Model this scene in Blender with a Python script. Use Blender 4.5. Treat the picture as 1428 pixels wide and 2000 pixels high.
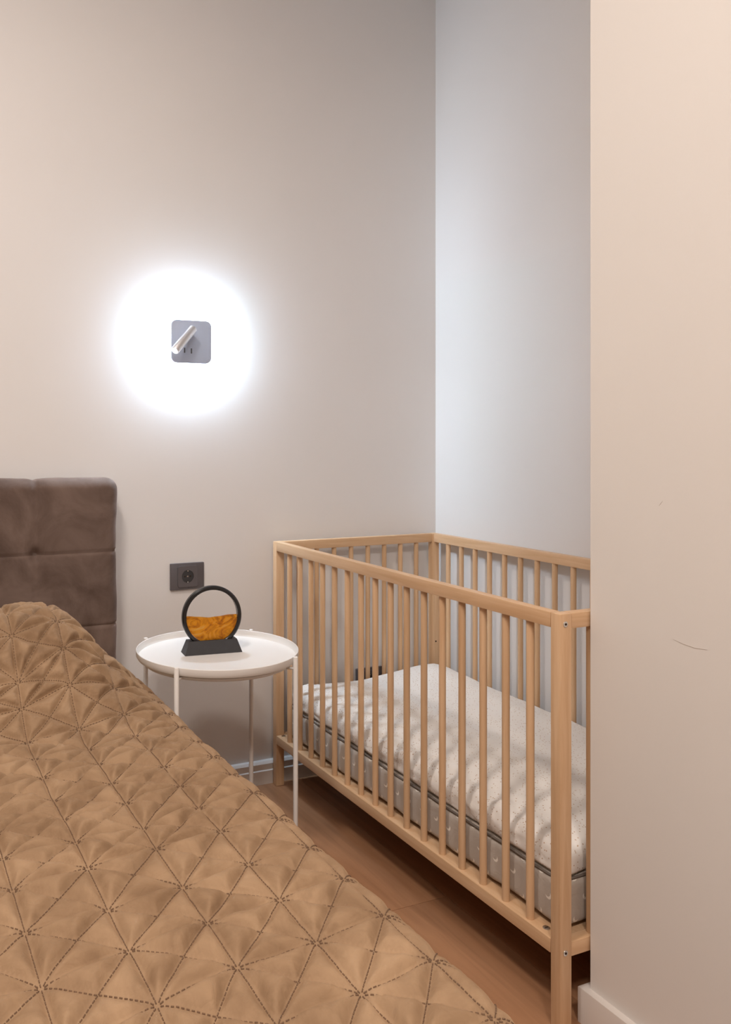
import bpy, bmesh, math, random
import numpy as np
from mathutils import Vector, Matrix

random.seed(4); rng = np.random.default_rng(7)
for o in list(bpy.data.objects): bpy.data.objects.remove(o)
S = bpy.context.scene
COL = S.collection

# ---------------------------------------------------------------- camera
TH = 0.3946                       # yaw to the right of the lamp wall's normal
FPX, CXP, CYP = 1590.77, 423.0, 859.54
CAM = Vector((-1.2193, -2.4686, 1.1474))
cd = bpy.data.cameras.new('camera'); cam = bpy.data.objects.new('camera', cd); COL.objects.link(cam)
cd.sensor_fit = 'HORIZONTAL'; cd.sensor_width = 36.0
cd.lens = 36.0 * FPX / 1428.0
cd.shift_x = (714.0 - CXP) / 1428.0
cd.shift_y = (CYP - 1000.0) / 1428.0
cd.clip_start = 0.02
cam.location = CAM; cam.rotation_euler = (math.pi / 2, 0, -TH)
S.camera = cam
cR = Vector((math.cos(TH), -math.sin(TH), 0)); cF = Vector((math.sin(TH), math.cos(TH), 0)); cU = Vector((0, 0, 1))
def ray(x, y): return cF + cR * ((x - CXP) / FPX) - cU * ((y - CYP) / FPX)
def on_y(x, y, Y): d = ray(x, y); return CAM + d * ((Y - CAM.y) / d.y)
def on_z(x, y, Z): d = ray(x, y); return CAM + d * ((Z - CAM.z) / d.z)

# ---------------------------------------------------------------- world, lights, exposure
w = bpy.data.worlds.new('world'); S.world = w; w.use_nodes = True
w.node_tree.nodes['Background'].inputs[0].default_value = (.9, .93, 1, 1)
w.node_tree.nodes['Background'].inputs[1].default_value = .3
S.view_settings.view_transform = 'Standard'; S.view_settings.look = 'None'
S.view_settings.gamma = 1; S.view_settings.use_curve_mapping = False
S.view_settings.exposure = 0.25
def area(name, loc, size, power, col, rot=(0, 0, 0)):
    l = bpy.data.lights.new(name, 'AREA'); l.shape = 'DISK'; l.size = size; l.energy = power; l.color = col
    o = bpy.data.objects.new(name, l); COL.objects.link(o); o.location = loc; o.rotation_euler = rot
    return o
area('ceiling_downlight', (-1.00, -3.0, 2.95), .35, 27, (1, .90, .83))
area('ceiling_downlight', (-1.40, -1.50, 2.95), .30, 27, (1, .90, .83))
area('ceiling_downlight', (-2.0, -3.2, 2.95), .35, 28, (1, .90, .83))

# ---------------------------------------------------------------- node helpers
def new_mat(name):
    m = bpy.data.materials.new(name); m.use_nodes = True
    return m, m.node_tree, m.node_tree.nodes['Principled BSDF']
def N(nt, t, **kw):
    n = nt.nodes.new(t)
    for k, v in kw.items():
        if k.startswith('i_'):
            key = k[2:]; n.inputs[int(key) if key.isdigit() else key].default_value = v
        else: setattr(n, k, v)
    return n
def L(nt, a, b): nt.links.new(a, b)
def coords(nt, kind='Object', scale=(1, 1, 1)):
    t = N(nt, 'ShaderNodeTexCoord'); m = N(nt, 'ShaderNodeMapping'); m.inputs['Scale'].default_value = scale
    L(nt, t.outputs[kind], m.inputs['Vector']); return m.outputs['Vector']
def mathn(nt, op, a, b=None):
    n = N(nt, 'ShaderNodeMath', operation=op)
    for i, v in enumerate((a, b)):
        if v is None: continue
        if isinstance(v, (int, float)): n.inputs[i].default_value = v
        else: L(nt, v, n.inputs[i])
    return n.outputs[0]
def ramp(nt, fac, stops):
    r = N(nt, 'ShaderNodeValToRGB'); e = r.color_ramp.elements
    while len(e) < len(stops): e.new(.5)
    for i, (p, c) in enumerate(stops): e[i].position = p; e[i].color = (*c, 1)
    L(nt, fac, r.inputs[0]); return r.outputs[0]
def bump(nt, bsdf, h, strength=.2, dist=.002):
    b = N(nt, 'ShaderNodeBump'); b.inputs['Strength'].default_value = strength; b.inputs['Distance'].default_value = dist
    L(nt, h, b.inputs['Height']); L(nt, b.outputs[0], bsdf.inputs['Normal'])
def plain(name, col, rough=.5, metal=0, sheen=0, noise=0.0, nscale=40, bstr=0, bscale=200):
    m, nt, b = new_mat(name)
    b.inputs['Base Color'].default_value = (*col, 1); b.inputs['Roughness'].default_value = rough; b.inputs['Metallic'].default_value = metal
    if sheen: b.inputs['Sheen Weight'].default_value = sheen
    if noise:
        n = N(nt, 'ShaderNodeTexNoise', i_Scale=nscale, i_Detail=4.0); L(nt, coords(nt), n.inputs['Vector'])
        c0 = [max(0, c * (1 - noise)) for c in col]; c1 = [min(1, c * (1 + noise)) for c in col]
        L(nt, ramp(nt, n.outputs[0], [(.3, c0), (.7, c1)]), b.inputs['Base Color'])
    if bstr:
        n = N(nt, 'ShaderNodeTexNoise', i_Scale=bscale, i_Detail=3.0); L(nt, coords(nt), n.inputs['Vector'])
        bump(nt, b, n.outputs[0], bstr, .001)
    return m

M = {}
# painted vinyl wallpaper with a fine vertical weave
def wall_mat(name, col):
    m, nt, b = new_mat(name)
    v = coords(nt, 'Object', (900, 900, 260))
    n = N(nt, 'ShaderNodeTexNoise', i_Scale=1.0, i_Detail=2.0); L(nt, v, n.inputs['Vector'])
    n2 = N(nt, 'ShaderNodeTexNoise', i_Scale=3.0, i_Detail=3.0); L(nt, coords(nt), n2.inputs['Vector'])
    c0 = [c * .985 for c in col]
    L(nt, ramp(nt, n2.outputs[0], [(.35, c0), (.65, col)]), b.inputs['Base Color'])
    b.inputs['Roughness'].default_value = .62
    bump(nt, b, n.outputs[0], .12, .0006)
    return m
M['wall'] = wall_mat('beige wall paint', (.745, .725, .71))
M['wallr'] = wall_mat('beige wall paint smooth', (.735, .70, .66))
M['wallf'] = wall_mat('taupe unseen wall cutting bounce', (.45, .41, .37))  # unseen walls, colour chosen dark to cut bounced light and raise contrast
M['ceil'] = plain('white ceiling paint', (.85, .84, .82), .8)
M['base'] = plain('white skirting lacquer', (.75, .73, .71), .35)

def wood_mat(name, c0, c1, rough=.45, gscale=(70, 70, 4), tint=.12, bstr=.06):
    m, nt, b = new_mat(name)
    tc = N(nt, 'ShaderNodeTexCoord'); oi = N(nt, 'ShaderNodeObjectInfo')
    add = N(nt, 'ShaderNodeVectorMath', operation='ADD'); mul = N(nt, 'ShaderNodeVectorMath', operation='SCALE'); mul.inputs['Scale'].default_value = 13.0
    comb = N(nt, 'ShaderNodeCombineXYZ')
    for i in range(3): L(nt, oi.outputs['Random'], comb.inputs[i])
    L(nt, comb.outputs[0], mul.inputs[0]); L(nt, tc.outputs['Object'], add.inputs[0]); L(nt, mul.outputs[0], add.inputs[1])
    mp = N(nt, 'ShaderNodeMapping'); mp.inputs['Scale'].default_value = gscale; L(nt, add.outputs[0], mp.inputs['Vector'])
    n = N(nt, 'ShaderNodeTexNoise', i_Scale=1.0, i_Detail=6.0, i_Roughness=.6, i_Distortion=.6); L(nt, mp.outputs[0], n.inputs['Vector'])
    col = ramp(nt, n.outputs[0], [(.28, c0), (.72, c1)])
    hsv = N(nt, 'ShaderNodeHueSaturation'); L(nt, col, hsv.inputs['Color'])
    L(nt, mathn(nt, 'ADD', mathn(nt, 'MULTIPLY', oi.outputs['Random'], tint), 1 - tint / 2), hsv.inputs['Value'])
    L(nt, hsv.outputs[0], b.inputs['Base Color']); b.inputs['Roughness'].default_value = rough
    bump(nt, b, n.outputs[0], bstr, .0006)
    return m
M['beech'] = wood_mat('pale beech', (.57, .35, .19), (.70, .48, .295))
M['oak'] = wood_mat('brown oak laminate', (.27, .132, .066), (.44, .23, .12), .38, (26, 26, 1.6), .22, .10)
M['dowel_cut'] = plain('joint dark', (.05, .03, .02), .8)

def velvet(name, c0, c1, sheen, scale, bstr=.25, srough=.35):
    m, nt, b = new_mat(name)
    n = N(nt, 'ShaderNodeTexNoise', i_Scale=scale, i_Detail=5.0, i_Roughness=.6, i_Distortion=.8); L(nt, coords(nt), n.inputs['Vector'])
    L(nt, ramp(nt, n.outputs[0], [(.3, c0), (.7, c1)]), b.inputs['Base Color'])
    b.inputs['Roughness'].default_value = .75; b.inputs['Sheen Weight'].default_value = sheen; b.inputs['Sheen Roughness'].default_value = srough; b.inputs['Sheen Tint'].default_value = (*[min(1, 2 * c) for c in c1], 1)
    b.inputs['Specular IOR Level'].default_value = .2
    n2 = N(nt, 'ShaderNodeTexNoise', i_Scale=55.0, i_Detail=4.0, i_Distortion=1.2); L(nt, coords(nt), n2.inputs['Vector'])
    bump(nt, b, n2.outputs[0], bstr, .004)
    return m
M['quilt'] = velvet('caramel velvet', (.215, .13, .071), (.36, .235, .137), .35, 10, .32)
M['thread'] = plain('brown thread', (.145, .08, .042), .8)
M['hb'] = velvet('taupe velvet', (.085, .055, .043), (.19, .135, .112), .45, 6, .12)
M['hbseam'] = plain('taupe piping', (.15, .105, .09), .7, sheen=.4)
M['bedbase'] = plain('taupe bed base cloth', (.12, .085, .07), .85, sheen=.3, noise=.1)
M['ticking'] = plain('mattress ticking', (.7, .68, .64), .9)
M['tray'] = plain('white powder coat', (.80, .775, .745), .42, bstr=.03, bscale=900)
M['black'] = plain('black lacquer', (.012, .012, .013), .22)
M['basem'] = plain('matt anthracite', (.035, .034, .037), .55, noise=.1)
M['outlet'] = plain('anthracite plastic', (.105, .093, .097), .42)
M['outlet_in'] = plain('dark plastic well', (.035, .034, .037), .35)
M['metal'] = plain('bright steel', (.75, .74, .72), .25, 1)
M['hole'] = plain('drilled hole', (.03, .015, .008), .9)
M['plate'] = plain('grey satin metal with blue glare', (.47, .56, .74), .4)  # lens glare on the grey plate is put into the base colour as blue
M['chrome'] = plain('brushed chrome', (.86, .87, .90), .34, 1)
M['slot'] = plain('slot grey', (.08, .09, .11), .5)
M['label'] = plain('printed care label', (.12, .12, .14), .7)

def glass_mat():
    m, nt, b = new_mat('clear glass')
    b.inputs['Base Color'].default_value = (1, 1, 1, 1); b.inputs['Roughness'].default_value = .02
    b.inputs['Transmission Weight'].default_value = 1; b.inputs['IOR'].default_value = 1.05
    return m
M['glass'] = glass_mat()
def emit(name, col, s):
    m, nt, b = new_mat(name)
    b.inputs['Base Color'].default_value = (.9, .9, .9, 1)
    b.inputs['Emission Color'].default_value = (*col, 1); b.inputs['Emission Strength'].default_value = s
    return m
M['led'] = emit('cool led diffuser', (.64, .82, 1), 760)
M['lens'] = emit('reading lens', (.85, .93, 1), .8)

def sand_mat():
    m, nt, b = new_mat('amber sand')
    n = N(nt, 'ShaderNodeTexNoise', i_Scale=11.0, i_Detail=7.0, i_Roughness=.62, i_Distortion=3.2); L(nt, coords(nt, 'Object', (1, 1, 1.7)), n.inputs['Vector'])
    c = ramp(nt, n.outputs[0], [(.30, (.30, .10, .008)), (.43, (.74, .29, .010)), (.54, (1, .52, .02)), (.72, (1, .70, .16))])
    L(nt, c, b.inputs['Base Color']); b.inputs['Roughness'].default_value = .4
    tr = N(nt, 'ShaderNodeBsdfTranslucent'); L(nt, c, tr.inputs[0])
    mx = N(nt, 'ShaderNodeMixShader'); mx.inputs[0].default_value = .45
    out = nt.nodes['Material Output']
    L(nt, b.outputs[0], mx.inputs[1]); L(nt, tr.outputs[0], mx.inputs[2]); L(nt, mx.outputs[0], out.inputs[0])
    return m
M['sand'] = sand_mat()

def duvet_mat():
    m, nt, b = new_mat('white cotton with tan dots')
    v = N(nt, 'ShaderNodeTexVoronoi', i_Scale=135.0, i_Randomness=.9); L(nt, coords(nt), v.inputs['Vector'])
    L(nt, ramp(nt, v.outputs['Distance'], [(0.0, (.47, .33, .22)), (.16, (.52, .38, .27)), (.24, (.80, .765, .72))]), b.inputs['Base Color'])
    b.inputs['Roughness'].default_value = .9; b.inputs['Sheen Weight'].default_value = .15
    n = N(nt, 'ShaderNodeTexNoise', i_Scale=30.0, i_Detail=4.0, i_Distortion=1.0); L(nt, coords(nt), n.inputs['Vector'])
    bump(nt, b, n.outputs[0], .25, .004)
    return m
M['duvet'] = duvet_mat()
def moon_mat():
    # grey fitted sheet with rows of small white crescents, laid out in the cloth's UV (metres)
    m, nt, b = new_mat('grey sheet with crescents')
    uv = N(nt, 'ShaderNodeTexCoord'); sep = N(nt, 'ShaderNodeSeparateXYZ'); L(nt, uv.outputs['UV'], sep.inputs[0])
    P = .052
    r = mathn(nt, 'DIVIDE', sep.outputs[1], P * .8)
    rf = mathn(nt, 'FLOOR', r)
    c = mathn(nt, 'ADD', mathn(nt, 'DIVIDE', sep.outputs[0], P), mathn(nt, 'MULTIPLY', mathn(nt, 'MODULO', mathn(nt, 'ABSOLUTE', rf), 2.0), .5))
    fx = mathn(nt, 'MULTIPLY', mathn(nt, 'SUBTRACT', mathn(nt, 'FRACT', c), .5), P)
    fy = mathn(nt, 'MULTIPLY', mathn(nt, 'SUBTRACT', mathn(nt, 'SUBTRACT', r, rf), .5), P * .8)
    def dist(ox, oy):
        a = mathn(nt, 'SUBTRACT', fx, ox); d = mathn(nt, 'SUBTRACT', fy, oy)
        return mathn(nt, 'SQRT', mathn(nt, 'ADD', mathn(nt, 'MULTIPLY', a, a), mathn(nt, 'MULTIPLY', d, d)))
    inside = mathn(nt, 'LESS_THAN', dist(0, 0), .0075)
    cut = mathn(nt, 'GREATER_THAN', dist(.0022, .0035), .0068)
    mask = mathn(nt, 'MULTIPLY', inside, cut)
    mix = N(nt, 'ShaderNodeMix', data_type='RGBA'); L(nt, mask, mix.inputs[0])
    mix.inputs[6].default_value = (.47, .415, .36, 1); mix.inputs[7].default_value = (.85, .80, .72, 1)
    L(nt, mix.outputs[2], b.inputs['Base Color']); b.inputs['Roughness'].default_value = .6; b.inputs['Sheen Weight'].default_value = .2
    n = N(nt, 'ShaderNodeTexNoise', i_Scale=22.0, i_Detail=4.0, i_Distortion=1.5); L(nt, coords(nt), n.inputs['Vector'])
    bump(nt, b, n.outputs[0], .3, .006)
    return m
M['moon'] = moon_mat()
M['piping'] = plain('dark piping', (.15, .125, .105), .8)

# ---------------------------------------------------------------- mesh helpers
def link(name, me, mat=None, parent=None, loc=None):
    o = bpy.data.objects.new(name, me); COL.objects.link(o)
    if mat is not None and not me.materials: me.materials.append(mat)
    if parent: o.parent = parent
    if loc is not None: o.location = loc
    return o
def pymesh(name, v, f, smooth=True):
    me = bpy.data.meshes.new(name); me.from_pydata([tuple(map(float, p)) for p in v], [], [tuple(map(int, q)) for q in f]); me.update()
    if smooth: me.polygons.foreach_set('use_smooth', [True] * len(me.polygons))
    return me
def npmesh(name, v, quads, smooth=True):
    me = bpy.data.meshes.new(name); n = len(quads); kk = len(quads[0])
    me.vertices.add(len(v)); me.vertices.foreach_set('co', np.asarray(v, np.float32).ravel())
    me.loops.add(n * kk); me.loops.foreach_set('vertex_index', np.asarray(quads, np.int32).ravel())
    me.polygons.add(n); me.polygons.foreach_set('loop_start', np.arange(0, n * kk, kk, dtype=np.int32))
    me.update(calc_edges=True); me.validate()
    if smooth: me.polygons.foreach_set('use_smooth', np.ones(len(me.polygons), bool))
    return me
def bm_mesh(name, bm, smooth_angle=None):
    me = bpy.data.meshes.new(name); bmesh.ops.recalc_face_normals(bm, faces=bm.faces); bm.to_mesh(me); bm.free()
    if smooth_angle is not None:
        me.polygons.foreach_set('use_smooth', [True] * len(me.polygons))
        try: me.set_sharp_from_angle(angle=math.radians(smooth_angle))
        except Exception: pass
    return me
def box_mesh(name, sx, sy, sz, bev=0.0, seg=2):
    bm = bmesh.new(); bmesh.ops.create_cube(bm, size=1); bmesh.ops.scale(bm, vec=(sx, sy, sz), verts=bm.verts)
    if bev: bmesh.ops.bevel(bm, geom=bm.edges[:], offset=bev, segments=seg, profile=.6, affect='EDGES')
    return bm_mesh(name, bm, 40)
def box(name, lo, hi, mat, parent=None, bev=0.0, seg=2):
    """axis-aligned box given by world corners; origin at its centre; parent must be unrotated"""
    c = [(a + b) / 2 for a, b in zip(lo, hi)]; d = [abs(b - a) for a, b in zip(lo, hi)]
    pl = parent_world(parent)
    return link(name, box_mesh(name, *d, bev, seg), mat, parent, [a - b for a, b in zip(c, pl)])
def parent_world(p):
    x = Vector((0, 0, 0))
    while p: x = x + Vector(p.location); p = p.parent
    return x
def long_box(name, p, q, a, b, mat, parent, bev=.003):
    """bar with its long axis on local Z from p to q (axis aligned), section a x b"""
    p, q = Vector(p), Vector(q); d = q - p
    o = link(name, box_mesh(name, a, b, d.length, bev), mat, parent, (p + q) / 2 - parent_world(parent))
    o.rotation_mode = 'QUATERNION'; o.rotation_quaternion = d.to_track_quat('Z', 'Y')
    return o
def cyl_mesh(name, r, h, seg=16, bev=0.0, r2=None):
    bm = bmesh.new(); bmesh.ops.create_cone(bm, cap_ends=True, segments=seg, radius1=r, radius2=r if r2 is None else r2, depth=h)
    if bev:
        es = [e for e in bm.edges if abs(e.verts[0].co.z - e.verts[1].co.z) < 1e-6]
        bmesh.ops.bevel(bm, geom=es, offset=bev, segments=2, profile=.5, affect='EDGES')
    return bm_mesh(name, bm, 40)
def lathe(name, prof, seg=96, closed=True):
    v = []; f = []; n = len(prof)
    for i in range(seg):
        a = 2 * math.pi * i / seg
        for r, z in prof: v.append((r * math.cos(a), r * math.sin(a), z))
    for i in range(seg):
        j = (i + 1) % seg
        for k in range(n if closed else n - 1):
            l = (k + 1) % n
            f.append((i * n + k, j * n + k, j * n + l, i * n + l))
    me = pymesh(name, v, f); bm = bmesh.new(); bm.from_mesh(me); bmesh.ops.remove_doubles(bm, verts=bm.verts, dist=1e-6)
    bpy.data.meshes.remove(me)
    return bm_mesh(name, bm, 35)
def prism(name, poly, axis, a, b, bev=0.0):
    """polygon (2D) extruded along axis ('X' poly=(y,z); 'Y' poly=(x,z); 'Z' poly=(x,y))"""
    bm = bmesh.new()
    def P(p, t): return {'X': (t, p[0], p[1]), 'Y': (p[0], t, p[1]), 'Z': (p[0], p[1], t)}[axis]
    A = [bm.verts.new(P(p, a)) for p in poly]; B = [bm.verts.new(P(p, b)) for p in poly]
    n = len(poly); bm.faces.new(A); bm.faces.new(B[::-1])
    for i in range(n): bm.faces.new((A[i], A[(i + 1) % n], B[(i + 1) % n], B[i]))
    if bev: bmesh.ops.bevel(bm, geom=bm.edges[:], offset=bev, segments=2, profile=.6, affect='EDGES')
    return bm_mesh(name, bm, 40)
def rrect(w, h, r, n=6):
    pts = []
    for cx, cy, a0 in ((w / 2 - r, h / 2 - r, 0), (-w / 2 + r, h / 2 - r, 90), (-w / 2 + r, -h / 2 + r, 180), (w / 2 - r, -h / 2 + r, 270)):
        for i in range(n + 1):
            a = math.radians(a0 + 90 * i / n); pts.append((cx + r * math.cos(a), cy + r * math.sin(a)))
    return pts
def thing(name, label, cat, loc=(0, 0, 0), rotz=0, group=None):
    o = bpy.data.objects.new(name, None); COL.objects.link(o); o.location = loc; o.rotation_euler = (0, 0, rotz); o.empty_display_size = .1
    return tag(o, label, cat, group)
def tag(o, label, cat, group=None):
    o['label'] = label; o['category'] = cat
    if group: o['group'] = group
    return o
def struct(o, label, cat):
    o['kind'] = 'structure'; o['label'] = label; o['category'] = cat; return o
_perm = rng.random((64, 64))
def vnoise(x, y, seed=0):
    x = np.asarray(x) + seed * 7.31; y = np.asarray(y) + seed * 3.77
    xi = np.floor(x).astype(int); yi = np.floor(y).astype(int); fx = x - xi; fy = y - yi
    fx = fx * fx * (3 - 2 * fx); fy = fy * fy * (3 - 2 * fy)
    g = lambda a, b: _perm[a % 64, b % 64]
    return ((g(xi, yi) * (1 - fx) + g(xi + 1, yi) * fx) * (1 - fy) + (g(xi, yi + 1) * (1 - fx) + g(xi + 1, yi + 1) * fx) * fy) * 2 - 1
def fbm(x, y, seed=0, oct=3):
    s = 0; a = 1; k = 1
    for i in range(oct): s = s + a * vnoise(x * k, y * k, seed + i); a *= .5; k *= 2.1
    return s
def sstep(a, b, x): t = np.clip((x - a) / (b - a), 0, 1); return t * t * (3 - 2 * t)

def rounded_grid(half, r, n):
    """rounded box surface as dense grid: returns verts, normals, quads, uv (metres) per loop order"""
    V = []; Q = []; NN = []; UV = []; base = 0
    for ax in range(3):
        for sg in (-1, 1):
            b, c = [(1, 2), (2, 0), (0, 1)][ax]
            nb, nc = n[b], n[c]
            B, C_ = np.meshgrid(np.linspace(-1, 1, nb + 1), np.linspace(-1, 1, nc + 1), indexing='ij')
            p = np.zeros((nb + 1, nc + 1, 3)); p[..., ax] = sg * half[ax]; p[..., b] = B * half[b]; p[..., c] = C_ * half[c]
            inner = np.array(half) - r
            q = np.clip(p, -inner, inner); d = p - q; l = np.linalg.norm(d, axis=-1, keepdims=True)
            nn = d / np.maximum(l, 1e-9); out = q + nn * r
            V.append(out.reshape(-1, 3)); NN.append(nn.reshape(-1, 3))
            if ax == 0: u, v = p[..., 1], p[..., 2]
            elif ax == 1: u, v = p[..., 0] + .4, p[..., 2]
            else: u, v = p[..., 0], p[..., 1]
            UV.append(np.stack([u, v], -1).reshape(-1, 2))
            idx = np.arange((nb + 1) * (nc + 1)).reshape(nb + 1, nc + 1) + base
            a_, b_, c_, d_ = idx[:-1, :-1], idx[1:, :-1], idx[1:, 1:], idx[:-1, 1:]
            q4 = np.stack([a_, b_, c_, d_] if sg > 0 else [a_, d_, c_, b_], -1).reshape(-1, 4)
            Q.append(q4); base += idx.size
    return np.concatenate(V), np.concatenate(NN), np.concatenate(Q), np.concatenate(UV)
def merged(me, dist=1e-5):
    bm = bmesh.new(); bm.from_mesh(me); bmesh.ops.remove_doubles(bm, verts=bm.verts, dist=dist); bm.to_mesh(me); bm.free(); me.update(); return me

# ================================================================ THE ROOM
XW, YW = .074, -1.274            # corner of the projecting wall at the right
XA = .686                        # alcove side wall
H = 3.0
XL, YF = -3.1, -4.8
def slab(name, lo, hi, mat, label, cat):
    return struct(box(name, lo, hi, mat), label, cat)
fl = slab('floor', (XL - .1, YF - .1, -.08), (XA + .15, .12, -.0105), M['dowel_cut'], 'brown oak laminate floor of wide planks', 'floor')
slab('ceiling', (XL - .1, YF - .1, H), (XA + .3, .12, H + .1), M['ceil'], 'plain white ceiling above the bedroom', 'ceiling')
slab('wall_back', (XL, 0, -.08), (XA + .15, .12, H), M['wall'], 'beige wall behind the headboard carrying the lit lamp', 'wall')
slab('wall_alcove', (XA, YW - .1, -.08), (XA + .12, 0, H), M['wall'], 'pale side wall of the alcove behind the cot', 'wall')
wr = slab('wall_right', (XW, YF, -.08), (XA + .12, YW, H), M['wallr'], 'projecting beige wall in the right foreground', 'wall')
slab('wall_left', (XL - .12, YF, -.08), (XL, .12, H), M['wallf'], 'unseen wall beyond the far side of the bed, made taupe to cut bounced light', 'wall')
slab('wall_front', (XL, YF - .12, -.08), (XA + .12, YF, H), M['wallf'], 'unseen wall facing the headboard wall, made taupe to cut bounced light', 'wall')
# floor planks: long axis along Y, seam at x = .103, butt joint at y = -.80 in the strip beside the bed
PW, PL = .19, 1.28
k = 0
x = .103 + 4 * PW
strips = []
i = 0
while x > XL:
    strips.append((x - PW, x, i)); x -= PW; i += 1
for x0, x1, i in strips:
    if x0 > XA: continue
    off = {4: -.80}.get(i, -.80 + ((i - 4) * .47) % PL)
    y = off + PL * math.ceil((0 - off) / PL)
    while y > YF:
        a, b = max(y - PL, YF), min(y, 0)
        if b - a > .02:
            X0, X1 = max(x0, XL) + .0006, min(x1, XA) - .0006
            me = bpy.data.meshes.new('plank')
            o = long_box('plank', ((X0 + X1) / 2, a + .0006, -.005), ((X0 + X1) / 2, b - .0006, -.005), .01, X1 - X0, M['oak'], fl, .0009)
            bpy.data.meshes.remove(me)
            o.rotation_mode = 'QUATERNION'
            # keep the board's width along X: local X up, local Y across
            o.rotation_quaternion = Matrix(((0, 1, 0), (0, 0, 1), (1, 0, 0))).to_quaternion()
        y -= PL

# skirting boards: stepped profile
def skirt_profile(t, h): return [(0, 0), (t, 0), (t, h * .60), (t * .86, h * .64), (t * .86, h * .90), (t * .6, h), (0, h)]
prof = [(-a, b) for a, b in skirt_profile(.024, .073)]
struct(link('baseboard_back', prism('baseboard_back', prof, 'X', XL, XA), M['base']), 'white skirting board along the headboard wall', 'baseboard')
prof = [(XA - a, b) for a, b in skirt_profile(.016, .07)]
struct(link('baseboard_alcove', prism('baseboard_alcove', prof, 'Y', YW, -.024), M['base']), 'white skirting board behind the cot', 'baseboard')
bm = bmesh.new()
pl = [(XW, YF), (XW - .016, YF), (XW - .016, YW + .016), (XA - .016, YW + .016), (XA - .016, YW), (XW, YW)]
A = [bm.verts.new((*p, 0.0)) for p in pl]; B = [bm.verts.new((*p, .07)) for p in pl]
bm.faces.new(A[::-1]); bm.faces.new(B)
for q in range(6): bm.faces.new((A[q], A[(q + 1) % 6], B[(q + 1) % 6], B[q]))
bmesh.ops.bevel(bm, geom=[e for e in bm.edges if e.verts[0].co.z > .06 and e.verts[1].co.z > .06], offset=.002, segments=2, profile=.5, affect='EDGES')
struct(link('baseboard_right', bm_mesh('baseboard_right', bm, 40), plain('beige skirting lacquer', (.66, .61, .565), .45)), 'beige skirting board wrapping the projecting wall corner', 'baseboard')
# faint scuffs on the right wall
scm = plain('pencil scuff', (.52, .46, .41), .8)
def on_x(x, y, X): d = ray(x, y); return CAM + d * ((X - CAM.x) / d.x)
for pts, wd in (([(1314, 1248), (1335, 1258), (1358, 1266), (1381, 1269)], .0011), ([(1287, 988), (1290, 984), (1294, 979)], .0011)):
    P3 = [on_x(px, py, XW - .0004) for px, py in pts]; v = []; f = []
    for q, p in enumerate(P3):
        e = wd * (1 if 0 < q < len(P3) - 1 else .3)
        v += [(0, p.y, p.z - e / 2), (0, p.y, p.z + e / 2), (.0004, p.y, p.z - e / 2), (.0004, p.y, p.z + e / 2)]
    for q in range(len(P3) - 1):
        a = 4 * q; f += [(a, a + 1, a + 5, a + 4), (a, a + 4, a + 6, a + 2), (a + 1, a + 3, a + 7, a + 5)]
    v = [(p[0] + XW - .0004 - wr.location.x, p[1] - wr.location.y, p[2] - wr.location.z) for p in v]
    link('scuff_mark', pymesh('scuff_mark', v, f, False), scm, wr)

# ================================================================ BED
HX0, HX1, HZ0, HZ1 = -2.274, -.553, .20, 1.035
HY0, HY1 = -.115, -.012
bed = thing('bed', 'upholstered double bed with a taupe velvet tufted headboard', 'bed', (-1.41, -1.1, 0))
BL = Vector(bed.location)
hb = link('headboard', box_mesh('headboard', HX1 - HX0 - .05, .06, HZ1 - HZ0 - .05, .01), M['bedbase'], bed, Vector(((HX0 + HX1) / 2, (HY0 + HY1) / 2, (HZ0 + HZ1) / 2)) - BL)
hb['label'] = 'taupe velvet headboard with square stitched panels'
half = ((HX1 - HX0) / 2, (HY1 - HY0) / 2, (HZ1 - HZ0) / 2)
PWX = .2455; ZS = [.817, .599, .381]; XS = [-.800 - PWX * q for q in range(6)]
n = [round((HX1 - HX0) / .0045), 24, round((HZ1 - HZ0) / .0045)]
V, NN, Q, UV = rounded_grid(half, .034, n)
cen = np.array([(HX0 + HX1) / 2, (HY0 + HY1) / 2, (HZ0 + HZ1) / 2]); P = V + cen
dx = np.min(np.abs(P[:, 0:1] - np.array(XS)), 1); dz = np.min(np.abs(P[:, 2:3] - np.array(ZS)), 1)
d = -.006 * np.exp(-(dx / .006) ** 2) - .003 * np.exp(-dx / .03) - .0035 * np.exp(-(dz / .004) ** 2) - .0015 * np.exp(-dz / .03)
d += .0045 * np.exp(-(dx / .0042) ** 2)
rb = np.sqrt(dx ** 2 + dz ** 2)
d -= .016 * np.exp(-(rb / .018) ** 2)
d += .0025 * fbm(P[:, 0] * 9, P[:, 2] * 9, 3)
fm = (P[:, 1] < -.03)
P = P + NN * (d * np.where(fm, 1, .2))[:, None]
fc = (V + cen)[Q].mean(1)
pi = np.searchsorted(np.array(XS[::-1]), fc[:, 0]); pj = np.searchsorted(np.array(ZS[::-1]), fc[:, 2])
for a in range(7):
    for b in range(4):
        sel = (pi == a) & (pj == b); q = Q[sel]
        u, inv = np.unique(q, return_inverse=True)
        me = merged(npmesh('upholstery_panel', P[u] - cen, inv.reshape(-1, 4)), 1e-4)
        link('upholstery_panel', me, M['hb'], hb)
# frame, legs and mattress under the cover
fr = box('bed_base', (-2.235, -2.10, .08), (-.605, -.12, .27), M['bedbase'], bed, .012)
for lx in (-2.19, -.66):
    for ly in (-2.05, -.2): box('leg', (lx - .025, ly - .025, 0), (lx + .025, ly + .025, .08), M['black'], bed, .003)
V, NN, Q, UV = rounded_grid((.80, .985, .105), .04, (24, 30, 8))
mt = link('mattress', merged(npmesh('mattress', V, Q)), M['ticking'], bed, Vector((-1.42, -1.11, .376)) - BL)

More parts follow.
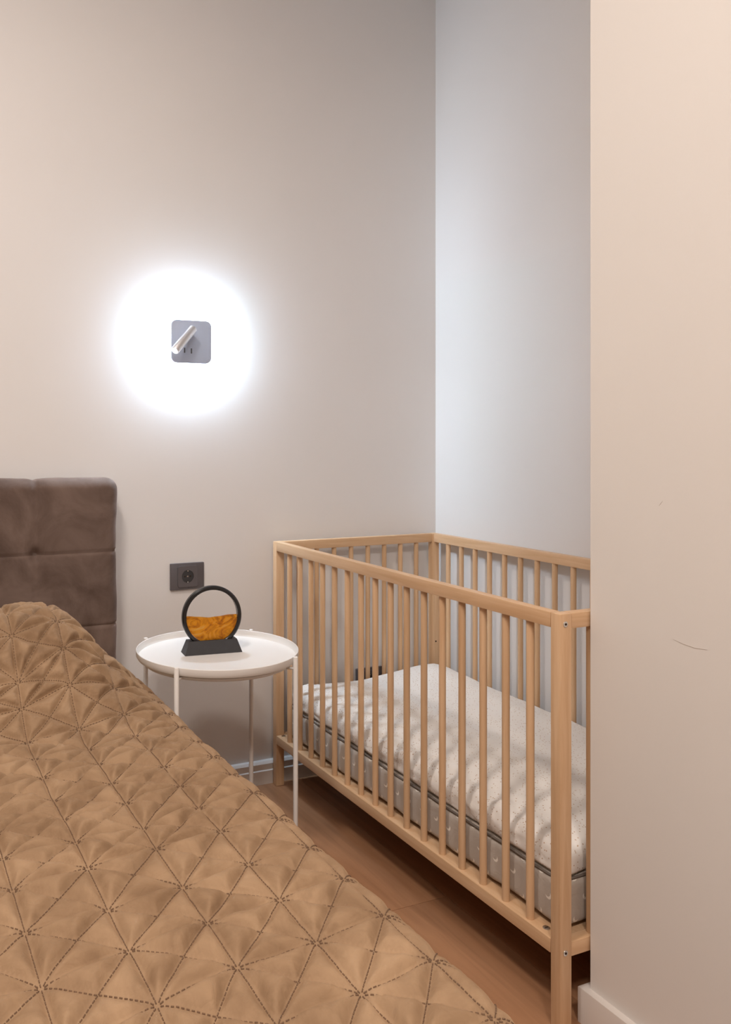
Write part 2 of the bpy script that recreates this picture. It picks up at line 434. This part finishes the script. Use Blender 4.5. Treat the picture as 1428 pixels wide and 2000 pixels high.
# ---- quilted bedspread: square quilting cells crossed by both diagonals, puffed between the seams
CW = .1125; A0 = -.932
rowdat = {-1: (-1.042, {-3: -1.74, -2: -1.63, -1: -1.521, 0: -1.411, 1: -1.305, 2: -1.21, 3: -1.128, 4: -1.045, 5: -.948, 6: -.860, 7: -.775, 8: -.700, 9: -.645, 10: -.555}),
          0: (-.932, {-3: -1.715, -2: -1.607, -1: -1.498, 0: -1.398, 1: -1.283, 2: -1.204, 3: -1.117, 4: -1.032, 5: -.931, 6: -.845, 7: -.761, 8: -.683, 9: -.635, 10: -.544}),
          1: (-.820, {-3: -1.68, -2: -1.574, -1: -1.478, 0: -1.384, 1: -1.264, 2: -1.2, 3: -1.098, 4: -1.006, 5: -.912, 6: -.828, 7: -.741, 8: -.650, 9: -.580, 10: -.51}),
          2: (-.707, {-3: -1.67, -2: -1.567, -1: -1.465, 0: -1.363, 1: -1.256, 2: -1.158, 3: -1.065, 4: -.973, 5: -.883, 6: -.785, 7: -.70, 8: -.619, 9: -.545, 10: -.47}),
          3: (-.595, {-3: -1.655, -2: -1.552, -1: -1.450, 0: -1.349, 1: -1.242, 2: -1.143, 3: -1.046, 4: -.952, 5: -.855, 6: -.755, 7: -.67, 8: -.59, 9: -.51, 10: -.435})}
XTOP_R, XTOP_L, YFOOT = -.550, -2.29, -2.13
ZT = .512; RR = .06
def y_of(a, b):
    a = np.asarray(a, float); b = np.asarray(b, float)
    ks = sorted(rowdat); tab = []
    for kk in ks:
        dd = rowdat[kk][1]; bb = np.array(sorted(dd)); yy = np.array([dd[q] for q in bb])
        lo, hi = bb[0], bb[-1]
        y = np.interp(b, bb, yy); y = np.where(b < lo, yy[0] + (b - lo) * .107, y); y = np.where(b > hi, yy[-1] + (b - hi) * .088, y)
        tab.append(y)
    ac = np.clip(a, ks[0], ks[-1]); i0 = np.clip(np.floor(ac).astype(int) - ks[0], 0, len(ks) - 2); t = ac - (i0 + ks[0])
    tab = np.array(tab)
    if tab.ndim == 1: return tab[i0] * (1 - t) + tab[i0 + 1] * t
    I = np.indices(ac.shape)
    y0 = tab[(i0, *I)]; y1 = tab[(i0 + 1, *I)]
    return y0 * (1 - t) + y1 * t
def roll(over):
    """over = arc length past the start of the rounding -> (horizontal advance, drop)"""
    q = RR * math.pi / 2
    t = np.clip(over, 0, q) / RR
    return RR * np.sin(t) + 0 * over, RR * (1 - np.cos(t)) + np.clip(over - q, 0, None)
def base_surf(a, b):
    s = A0 + CW * a
    y = y_of(a, b)
    ov_r = s - (XTOP_R - RR); ov_l = (XTOP_L + RR) - s; ov_f = (YFOOT + RR) - y
    hr, dr = roll(np.clip(ov_r, 0, None)); hl, dl = roll(np.clip(ov_l, 0, None)); hf, df = roll(np.clip(ov_f, 0, None))
    X = np.where(ov_r > 0, XTOP_R - RR + hr, np.where(ov_l > 0, XTOP_L + RR - hl, s))
    Y = np.where(ov_f > 0, YFOOT + RR - hf, np.minimum(y, -.128))
    drop = np.maximum(np.maximum(dr, dl), df)
    side = sstep(.05, .3, drop)
    X = X + np.where(ov_r > 0, -.012 * side, 0)
    z = ZT - drop
    top = 1 - sstep(.0, .09, drop)
    sx = sstep(-.575, -.84, X) * (1 - .55 * np.exp(-((X + 1.41) / .10) ** 2)) * sstep(-2.27, -2.0, X)
    sy = sstep(-.79, -.47, Y) * (1 - .45 * sstep(-.40, -.12, Y))
    z = z + .215 * sx * sy
    z = z + top * (.005 * fbm(X * 5 + 3, Y * 5, 5) + .003 * vnoise(X * 14, Y * 11, 9)) * (1 - .3 * sy)
    return np.stack([X, Y, np.maximum(z, .03)], -1)
def quilt_h(a, b, P):
    fr_ = lambda t: np.abs(t - np.round(t))
    d = np.minimum(np.minimum(fr_(a), fr_(b)), np.minimum(fr_(a + b), fr_(a - b)) / math.sqrt(2))
    t = np.clip((d - .016) / .130, 0, 1)
    pf = 1 - (1 - t) ** 1.6
    jx = vnoise(a * 2.7, b * 2.7, 2)
    h = (.0124 + .003 * jx) * pf
    wr_ = fbm(a * 3.3 + 1.7 * vnoise(a * 1.3, b * 1.3, 4), b * 5.5, 12, 3)
    far = sstep(-1.30, -.85, P[..., 1])
    h = h + (.0009 + .0014 * far) * wr_ * t ** .5
    h = h + (.0008 + .0007 * far) * fbm(a * 8, b * 8, 41, 2) * np.exp(-d / .07)
    h = h * (1 - .72 * sstep(2.6, 3.3, a))
    # the column and row seams pull the cloth in a little wider than the diagonals
    h = h - .0022 * np.exp(-(fr_(a) / .05) ** 2) - .0004 * np.exp(-(fr_(b) / .05) ** 2)
    return h
def surf(a, b, lift=0.0):
    e = .02
    P0 = base_surf(a, b); Pa = base_surf(a + e, b); Pb = base_surf(a, b + e)
    nrm = np.cross(Pa - P0, Pb - P0); nl = np.linalg.norm(nrm, axis=-1, keepdims=True)
    nrm = np.where(nl > 1e-7, nrm / np.maximum(nl, 1e-7), np.array([0, 0, 1.]))
    return P0 + nrm * (quilt_h(a, b, P0) + lift)[..., None], nrm
NS = 24
amax = math.ceil((XTOP_R - RR - A0 + RR * math.pi / 2 + .36) / CW); amin = -math.ceil((A0 - XTOP_L - RR + .42) / CW)
bmin, bmax = -11, 16
ag = np.linspace(amin, amax, (amax - amin) * NS + 1); bg = np.linspace(bmin, bmax, (bmax - bmin) * NS + 1)
Ag, Bg = np.meshgrid(ag, bg, indexing='ij')
PV, PN = surf(Ag, Bg)
keep_b = (y_of(np.zeros_like(bg), bg) < -.10)
nb = int(keep_b.sum()); PV = PV[:, :nb]
idx = np.arange(PV.shape[0] * nb).reshape(PV.shape[0], nb)
qa, qb, qc, qd = idx[:-1, :-1], idx[1:, :-1], idx[1:, 1:], idx[:-1, 1:]
ii, jj = np.indices(qa.shape); anti = (((ii + jj + 1) % NS) == 0)[..., None]      # keep both diagonal seams as mesh edges
t1 = np.where(anti, np.stack([qa, qb, qd], -1), np.stack([qa, qb, qc], -1)); t2 = np.where(anti, np.stack([qb, qc, qd], -1), np.stack([qa, qc, qd], -1))
quads = np.concatenate([t1.reshape(-1, 3), t2.reshape(-1, 3)])
org = np.array([-1.41, -1.1, .03])
spread = link('bedspread', npmesh('bedspread', PV.reshape(-1, 3) - org, quads), M['quilt'], None, org)
tag(spread, 'caramel velvet bedspread quilted in triangles, draped over the bed', 'bedspread')
# stitches along every seam: short thread dashes
def stitches(a0, b0, a1, b1):
    Ln = math.hypot(a1 - a0, b1 - b0) * .105; m = max(2, int(Ln / .0066))
    t = .02 + .96 * (np.arange(m) + .5) / m; h = .0019 / Ln
    return [(a0 + (a1 - a0) * (t + s * h), b0 + (b1 - b0) * (t + s * h)) for s in (-1, 1)]
sa = []; ea = []
lo_a, hi_a, lo_b, hi_b = -6, 5, -6, 11
segs = []
for i in range(lo_a, hi_a + 1):
    for j in range(lo_b, hi_b + 1):
        if i < hi_a: segs.append((i, j, i + 1, j))
        if j < hi_b: segs.append((i, j, i, j + 1))
        if i < hi_a and j < hi_b: segs += [(i, j, i + 1, j + 1), (i + 1, j, i, j + 1)]
for sg in segs:
    p, q = stitches(*sg); sa.append(np.stack(p, -1)); ea.append(np.stack(q, -1))
sa = np.concatenate(sa); ea = np.concatenate(ea)
p0, n0 = surf(sa[:, 0], sa[:, 1], .0007); p1, n1 = surf(ea[:, 0], ea[:, 1], .0007)
tn = p1 - p0; tn /= np.maximum(np.linalg.norm(tn, axis=1, keepdims=True), 1e-9)
sd = np.cross(tn, n0); sd /= np.maximum(np.linalg.norm(sd, axis=1, keepdims=True), 1e-9)
wd, hh = .00075, .0011
vv = np.stack([p0 - sd * wd, p0 + sd * wd, p1 + sd * wd, p1 - sd * wd, p0 - sd * wd * .6 + n0 * hh, p0 + sd * wd * .6 + n0 * hh, p1 + sd * wd * .6 + n0 * hh, p1 - sd * wd * .6 + n0 * hh], 1)
bi = (np.arange(len(vv)) * 8)[:, None, None]
qf = np.array([(4, 5, 6, 7), (0, 1, 5, 4), (1, 2, 6, 5), (2, 3, 7, 6), (3, 0, 4, 7)])[None] + bi
st = link('stitching', npmesh('stitching', vv.reshape(-1, 3) - org, qf.reshape(-1, 4), False), M['thread'], spread)
st['kind'] = 'stuff'

# ================================================================ COT
CX0, CX1, CY0, CY1, CH = 0.0, .66, -.030, -1.270, .81
crib = thing('crib', 'pale beech baby cot with round upright bars, standing in the alcove', 'cot', (.33, -.65, 0))
PT, PD = .025, .030                 # post: thickness along the cot, depth across
ZR0, ZR1, ZT0 = .1405, .169, .7797
posts = {}
for ex, xa in ((0, CX0), (1, CX1 - PD)):
    for ey, ya in ((0, CY0 - PT), (1, CY1)):
        o = long_box('post', (xa + PD / 2, ya + PT / 2, 0), (xa + PD / 2, ya + PT / 2, CH), PD, PT, M['beech'], crib, .003)
        o.rotation_quaternion = (1, 0, 0, 0); posts[ex, ey] = o
# long rails
for s, xc in ((0, CX0), (1, CX1)):
    sg = 1 if s == 0 else -1
    for nm, z0, z1, wd in (('top_rail', ZT0, CH, .025), ('bottom_rail', ZR0, ZR1, .040)):
        o = long_box(nm, (xc + sg * wd / 2, CY0 - PT - .0003, (z0 + z1) / 2), (xc + sg * wd / 2, CY1 + PT + .0003, (z0 + z1) / 2), wd, z1 - z0, M['beech'], crib, .0025)
        o.rotation_quaternion = Matrix(((1, 0, 0), (0, 0, 1), (0, -1, 0))).to_quaternion()
        if nm == 'bottom_rail':
            # cam locks near both ends on the upper face
            for yy in (on_z(553.8, 1438, ZR1).y, on_z(1067, 1813, ZR1).y):
                c = link('cam_lock', CAMLOCK if 'CAMLOCK' in globals() else globals().setdefault('CAMLOCK', cyl_mesh('cam_lock', .0075, .002, 14, .0005)), M['metal'], o)
                c['label'] = 'small bright metal cam lock'
                wpos = Vector((xc + sg * .0190, yy, ZR1 + .0006))
                inv = o.rotation_quaternion.inverted()
                c.location = inv @ (wpos - (Vector(o.location) + Vector(crib.location)))
                c.rotation_mode = 'QUATERNION'; c.rotation_quaternion = inv
                k2 = link('cam_slot', globals().setdefault('CAMSLOT', box_mesh('cam_slot', .009, .0022, .0012)), M['hole'], o)
                k2.location = inv @ (wpos + Vector((0, 0, .0008)) - (Vector(o.location) + Vector(crib.location)))
                k2.rotation_mode = 'QUATERNION'; k2.rotation_quaternion = inv
# end rails
for e, y0 in ((0, CY0 - PT), (1, CY1)):
    for nm, z0, z1 in (('top_rail', ZT0, CH), ('bottom_rail', ZR0, ZR1)):
        t0, t1 = y0 + .001, y0 + PT - .001
        o = long_box(nm, (CX0 + PD, (t0 + t1) / 2, (z0 + z1) / 2), (CX1 - PD, (t0 + t1) / 2, (z0 + z1) / 2), t1 - t0, z1 - z0, M['beech'], crib, .0025)
        o.rotation_quaternion = Matrix(((0, 0, 1), (1, 0, 0), (0, 1, 0))).to_quaternion()
# bars
bar = cyl_mesh('bar', .0082, ZT0 - ZR1 + .006, 18)
zc = (ZT0 + ZR1) / 2
for xc in (CX0 + .0145, CX1 - .0145):
    for q in range(16):
        o = link('bar', bar, M['beech'], crib, Vector((xc, -.65 + .0702 * (q - 7.5), zc)) - Vector(crib.location)); o.rotation_euler.z = random.uniform(0, 6.28)
for yc in (CY0 - PT / 2, CY1 + PT / 2):
    for q in range(8):
        o = link('bar', bar, M['beech'], crib, Vector((.33 + .068 * (q - 3.5), yc, zc)) - Vector(crib.location)); o.rotation_euler.z = random.uniform(0, 6.28)
# bolts on the near end's posts, adjusting holes inside
bolt = cyl_mesh('bolt', .0058, .002, 18, .0006); hexh = cyl_mesh('hex_socket', .0026, .0012, 6)
for ex in (0, 1):
    for ey in (0, 1):
        o = posts[ex, ey]
        for zz in (.79, .152):
            yy = PT / 2 + .0004 if ey == 0 else -PT / 2 - .0004
            xx = -.002 if ex == 0 else .002
            c = link('bolt', bolt, M['metal'], o, (xx, yy, zz - CH / 2)); c.rotation_euler = (math.pi / 2, 0, 0)
            c = link('hex_socket', hexh, M['hole'], o, (xx, yy + (.001 if ey == 0 else -.001), zz - CH / 2)); c.rotation_euler = (math.pi / 2, 0, 0)
        if ex == 0: continue
        c = link('adjusting_hole', globals().setdefault('AHOLE', cyl_mesh('adjusting_hole', .003, .001, 12)), M['hole'], o, (0, (-PT / 2 if ey == 0 else PT / 2),   .42 - CH / 2)); c.rotation_euler = (math.pi / 2, 0, 0)
# flat base panel under the mattress
box('base_panel', (CX0 + .0405, CY1 + .027, .150), (CX1 - .0405, CY0 - .027, .166), M['beech'], crib, .002)
# mattress in a grey moon-print sheet
mh = (.2975, .588, .0505)
V, NN, Q, UV = rounded_grid(mh, .018, (40, 78, 12))
dd = .0028 * fbm(V[:, 0] * 14 + V[:, 2] * 9, V[:, 1] * 16, 21) * (np.abs(V[:, 2]) < .047)
dd = dd + .0028 * np.cos(V[:, 2] / .05 * 1.4) * (np.abs(NN[:, 2]) < .7)
V = V + NN * (dd - .002)[:, None]
me = npmesh('crib_mattress', V, Q)
uvl = me.uv_layers.new(name='uv'); lv = np.zeros(len(me.loops), np.int32); me.loops.foreach_get('vertex_index', lv)
uvl.data.foreach_set('uv', (UV[lv] + .013).astype(np.float32).ravel())
merged(me)
cm = tag(link('crib_mattress', me, M['moon'], None, (.33, -.650, .2215)), 'cot mattress in a grey sheet printed with white crescent moons', 'mattress')
# piping along the mattress's upper edge
def tube_loop(name, pts, r, seg=8):
    n_ = len(pts); v = []; f = []
    for i_, p in enumerate(pts):
        p = Vector(p); t = (Vector(pts[(i_ + 1) % n_]) - Vector(pts[i_ - 1])).normalized(); u = t.cross(Vector((0, 0, 1))).normalized(); w_ = u.cross(t)
        for k_ in range(seg):
            a_ = 2 * math.pi * k_ / seg; v.append(p + u * (r * math.cos(a_)) + w_ * (r * math.sin(a_)))
    for i_ in range(n_):
        j_ = (i_ + 1) % n_
        for k_ in range(seg): f.append((i_ * seg + k_, i_ * seg + (k_ + 1) % seg, j_ * seg + (k_ + 1) % seg, j_ * seg + k_))
    return pymesh(name, v, f)
ring = []
for px, py in rrect(2 * mh[0] - .010, 2 * mh[1] - .010, .03, 6): ring.append((px, py, .0468))
dense = []
for i_ in range(len(ring)):
    p, q = Vector(ring[i_]), Vector(ring[(i_ + 1) % len(ring)]); m_ = max(1, int((q - p).length / .03))
    for s_ in range(m_): dense.append(p.lerp(q, s_ / m_))
dense = [(p.x, p.y, p.z + .002 * float(vnoise(p.x * 10, p.y * 10, 3))) for p in dense]
link('piping', tube_loop('piping', dense, .0028), M['piping'], cm)['label'] = 'dark piping along the upper edge'
# duvet on top
dh = (.296, .576, .030)
V, NN, Q, UV = rounded_grid(dh, .0295, (70, 120, 10))
cc = np.linalg.norm(NN[:, :2], axis=1); c2 = np.clip(1 - (np.abs(np.minimum(V[:, 2], 0)) / .0301) ** 5, 0, 1) ** .2
gf = np.where((V[:, 2] < 0) & (cc > .06), .0295 * (c2 / np.maximum(cc, .06) - 1), 0)
V[:, :2] += NN[:, :2] * gf[:, None]
X_, Y_ = V[:, 0], V[:, 1]
edge = np.minimum(dh[0] - np.abs(X_), dh[1] - np.abs(Y_))
ez = .020 * sstep(0, .14, edge) + .022 * np.exp(-(((X_ - .20) / .13) ** 2 + ((Y_ - .42) / .18) ** 2)) + .010 * sstep(-.1, .3, X_)
bul = np.where(edge < .05, .007 * np.sin(Y_ * 62 + 2 * vnoise(Y_ * 8, X_ * 3, 5)), 0) * (X_ < -dh[0] + .06)
wv = .005 * fbm(X_ * 4 + Y_ * 2, Y_ * 3.2, 31) + .0035 * fbm(X_ * 22, Y_ * 12, 33) * sstep(.05, -.2, X_)
tk = np.clip((V[:, 2] + .03) / .06, 0, 1)
V = V + np.stack([np.sign(X_) * .006 * fbm(Y_ * 13, V[:, 2] * 30, 8) * (edge < .04), 0 * X_, tk * (ez + wv + bul)], -1)
# left-near corner droops over the mattress edge
dro = np.exp(-(((X_ + dh[0]) / .09) ** 2 + ((Y_ + dh[1]) / .07) ** 2))
V[:, 2] -= .003 * dro; V[:, 1] -= .014 * dro * (Y_ < -.5)
me = merged(npmesh('crib_duvet', V, Q))
dv = tag(link('crib_duvet', me, M['duvet'], None, (.334, -.648, .3032)), 'white dotted cotton duvet lying puffed on the cot mattress', 'duvet')
lb = link('care_label', box_mesh('care_label', .014, .002, .012, .0005), M['label'], dv, (-.270, dh[1] + .006, .022)); lb['label'] = 'small dark printed care label'

# ================================================================ SIDE TABLE
TX, TY, TZ, TR = -.357, -.403, .5775, .2225
tb = thing('side_table', 'round white metal tray table between the bed and the cot', 'side table', (TX, TY, 0))
tray_prof = [(0, TZ - .0235), (TR - .012, TZ - .0235), (TR - .004, TZ - .021), (TR, TZ - .014), (TR, TZ - .0008), (TR - .001, TZ), (TR - .0022, TZ - .0008), (TR - .0024, TZ - .012), (TR - .006, TZ - .0185), (TR - .014, TZ - .0205), (0, TZ - .0205)]
link('tray', lathe('tray', tray_prof, 128, False), M['tray'], tb)['label'] = 'shallow round white tray top with raised rim'
def torus(name, R, r, z, mat, parent):
    me = lathe(name, [(R + r * math.cos(2 * math.pi * q / 10), r * math.sin(2 * math.pi * q / 10)) for q in range(10)], 96)
    return link(name, me, mat, parent, (0, 0, z))
torus('support_ring', TR - .022, .0045, TZ - .030, M['tray'], tb)
for an in (41, -49):
    c = link('cross_bar', globals().setdefault('XBAR', cyl_mesh('cross_bar', .0042, 2 * TR, 12)), M['tray'], tb, (0, 0, .095 + (.004 if an > 0 else -.004))); c.rotation_euler = (0, math.pi / 2, math.radians(an))
legm = cyl_mesh('leg', .0064, TZ + .002, 16, .002); arm = cyl_mesh('bracket', .0038, .026, 10)
for an in (41, 131, -139, -49):
    a = math.radians(an); RL = TR + .0068
    lg = link('leg', legm, M['tray'], tb, (RL * math.cos(a), RL * math.sin(a), (TZ + .002) / 2))
    for zz in (TZ - .030, ):
        c = link('bracket', arm, M['tray'], lg, (-.012 * math.cos(a), -.012 * math.sin(a), zz - (TZ + .002) / 2)); c.rotation_euler = (0, math.pi / 2, a)

# ================================================================ SAND PICTURE
pb = on_z(417, 1274, TZ - .0203)
OB = thing('sand_ornament', 'round black framed sand picture with amber sand on the white tray', 'ornament', (pb.x - .003, pb.y + .006, TZ - .0203), math.radians(-6.4))
# base: truncated wedge, long sides sloping, with a groove for the ring
bl, tl, bh, bd, td = .164, .138, .036, .050, .034
RO, RI, RDp = .0855, .0742, .018
RC = .0995                                           # ring centre height above the tray
bm = bmesh.new()
bot = [bm.verts.new((sx * bl / 2, sy * bd / 2, 0)) for sx, sy in ((-1, -1), (1, -1), (1, 1), (-1, 1))]
nG = 14; gx = .060
def groove(x): return min(bh, RC - math.sqrt(max(0, (RO + .0005) ** 2 - x * x)))
# top built as strips: front lip, groove floor, rear lip
xs = np.linspace(-tl / 2, tl / 2, 25)
gd = RDp / 2 + .001
def row(y, f): return [bm.verts.new((x_, y, f(x_))) for x_ in xs]
top = lambda x_: bh
r1 = row(-td / 2, top); r2 = row(-gd, top); r3 = row(-gd, groove); r4 = row(gd, groove); r5 = row(gd, top); r6 = row(td / 2, top)
for a_, b_ in ((r1, r2), (r2, r3), (r3, r4), (r4, r5), (r5, r6)):
    for q in range(24):
        try: bm.faces.new((a_[q], a_[q + 1], b_[q + 1], b_[q]))
        except ValueError: pass
bm.faces.new([bot[0], bot[1]] + r1[::-1]); bm.faces.new([bot[2], bot[3]] + r6)
bm.faces.new((bot[1], bot[2], r6[-1], r5[-1], r4[-1], r3[-1], r2[-1], r1[-1])); bm.faces.new((bot[3], bot[0], r1[0], r2[0], r3[0], r4[0], r5[0], r6[0]))
bm.faces.new(bot[::-1])
bmesh.ops.remove_doubles(bm, verts=bm.verts, dist=1e-5)
link('base', bm_mesh('base', bm), M['basem'], OB)['label'] = 'matt black wedge-shaped base'
def disc_part(name, prof, seg, mat, parent, closed=True):
    o = link(name, lathe(name, prof, seg, closed), mat, parent, (0, 0, RC)); o.rotation_euler = (math.pi / 2, 0, 0); return o
hd = RDp / 2
frame = disc_part('ring_frame', [(RI, -hd + .002), (RI + .002, -hd), (RO - .0035, -hd), (RO, -hd + .0035), (RO, hd - .0035), (RO - .0035, hd), (RI + .002, hd), (RI, hd - .002)], 112, M['black'], OB)
frame['label'] = 'glossy black ring frame'
for yy in (-.0062, .0046):
    disc_part('glass_pane', [(0, yy), (RI - .0003, yy), (RI - .0003, yy + .0016), (0, yy + .0016)], 96, M['glass'], OB, False)
# sand body between the panes: lower half, slightly hollow surface
R_ = RI - .0006
xs = np.linspace(-.0722, .0722, 49)
def sand_top(x): return .0035 - .0065 * math.exp(-((x + .004) / .042) ** 2) + .0004 * math.sin(x * 170) - .0015 * (x > 0) * (x / .07)
v = []; f = []
for x_ in xs:
    zb = -math.sqrt(max(R_ * R_ - x_ * x_, 0)); zt = max(sand_top(x_), zb + 1e-4)
    for q in range(13):
        z_ = zb + (zt - zb) * q / 12
        v += [(x_, -.0036, RC + z_), (x_, .0036, RC + z_)]
for i_ in range(48):
    for q in range(12):
        a_ = (i_ * 13 + q) * 2; b_ = a_ + 2; c_ = a_ + 26; d_ = c_ + 2
        f += [(a_, c_, d_, b_), (a_ + 1, b_ + 1, d_ + 1, c_ + 1)]
        if q == 11: f.append((b_, d_, d_ + 1, b_ + 1))
        if q == 0: f.append((a_, a_ + 1, c_ + 1, c_))
link('sand', pymesh('sand', v, f, False), M['sand'], OB)['label'] = 'swirled amber and gold sand filling the lower half'

# ================================================================ WALL LAMP
LX, LZ, LW = -.291, 1.462, .137
lamp = thing('wall_lamp', 'square grey wall lamp with a glowing white halo and chrome reading tube', 'wall lamp', (LX, 0, LZ))
pts = rrect(.095, .095, .012)
link('light_strip', prism('light_strip', pts, 'Y', -.0015, -.022), M['led'], lamp)['label'] = 'glowing cool white diffuser behind the plate'
link('spacer', prism('spacer', rrect(.08, .08, .01), 'Y', -.022, -.0255), M['slot'], lamp)
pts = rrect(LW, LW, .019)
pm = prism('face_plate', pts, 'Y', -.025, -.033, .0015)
plt = link('face_plate', pm, M['plate'], lamp); plt['label'] = 'grey rounded square plate tinted blue for lens glare'
for px, py in ((360.5, 684), (374, 685.5)):
    p = on_y(px, py, -.033)
    link('touch_slot', box_mesh('touch_slot', .0042, .0012, .0165, .0004), M['slot'], plt, (p.x - LX, -.0333, p.z - LZ))
P0 = on_y(377.5, 642, -.060)
ax_ = (cR * -.575 + cU * -.79).normalized() * math.cos(math.radians(33)) - cF * math.sin(math.radians(33))
TLn = .112
def dir_obj(name, me, mat, parent, pos, dirv, org_):
    o = link(name, me, mat, parent, Vector(pos) - Vector(org_)); o.rotation_mode = 'QUATERNION'; o.rotation_quaternion = Vector(dirv).to_track_quat('Z', 'Y'); return o
tube = dir_obj('reading_tube', cyl_mesh('reading_tube', .0138, TLn, 32, .0015), M['chrome'], lamp, P0 + ax_ * TLn / 2, ax_, lamp.location)
tube['label'] = 'chrome swivelling reading tube'
lens = link('lens', cyl_mesh('lens', .0112, .002, 24), M['lens'], tube, (0, 0, TLn / 2 + .0006))
pv = P0 + ax_ * .03
dir_obj('pivot', cyl_mesh('pivot', .006, abs(pv.y + .032), 16), M['chrome'], lamp, (pv.x, (pv.y - .032) / 2, pv.z), (0, 1, 0), lamp.location)

# ================================================================ SOCKETS
def outlet(label, xc, zc_, w_, h_):
    t = thing('wall_socket', label, 'socket', (xc, 0, zc_), 0, 'anthracite wall sockets')
    pl_ = rrect(w_, h_, .002, 3)
    link('cover_frame', prism('cover_frame', pl_, 'Y', 0, -.009, .0008), M['outlet'], t)
    # insert with round well
    s = .068; bm = bmesh.new(); seg = 40
    sq = []
    for q in range(seg):
        a = 2 * math.pi * (q + .5) / seg; c_, s_ = math.cos(a), math.sin(a); m_ = max(abs(c_), abs(s_)); sq.append((c_ / m_ * s / 2, s_ / m_ * s / 2))
    def ringv(pp, y): return [bm.verts.new((p[0], y, p[1])) for p in pp]
    circ = lambda r: [(r * math.cos(2 * math.pi * (q + .5) / seg), r * math.sin(2 * math.pi * (q + .5) / seg)) for q in range(seg)]
    rs = [ringv(sq, -.0085), ringv(sq, -.0125), ringv(circ(.0205), -.0125), ringv(circ(.0205), -.0095)]
    for a_, b_ in zip(rs, rs[1:]):
        for q in range(seg): bm.faces.new((a_[q], a_[(q + 1) % seg], b_[(q + 1) % seg], b_[q]))
    ins = link('socket_insert', bm_mesh('socket_insert', bm, 30), M['outlet'], t)
    well = link('well', cyl_mesh('well', .0204, .0015, 40), M['outlet_in'], ins, (0, -.0099, 0)); well.rotation_euler = (math.pi / 2, 0, 0)
    for sx in (-1, 1):
        c = link('pin_hole', globals().setdefault('PINH', cyl_mesh('pin_hole', .0027, .0008, 14)), M['hole'], ins, (sx * .0095, -.0109, 0)); c.rotation_euler = (math.pi / 2, 0, 0)
        link('earth_clip', globals().setdefault('ECLIP', box_mesh('earth_clip', .004, .004, .0035, .0006)), M['metal'], ins, (0, -.0118, sx * .0178))['label'] = 'bright metal earth clip'
    c = link('centre_screw', globals().setdefault('CSCR', cyl_mesh('centre_screw', .0024, .001, 12)), M['metal'], ins, (0, -.0110, 0)); c.rotation_euler = (math.pi / 2, 0, 0)
    return t
outlet('dark socket on the beige wall just above the white tray table', -.2965, .7085, .115, .0855)
outlet('dark socket low on the wall behind the cot bars, mostly hidden by the duvet', .394, .297, .107, .0855)
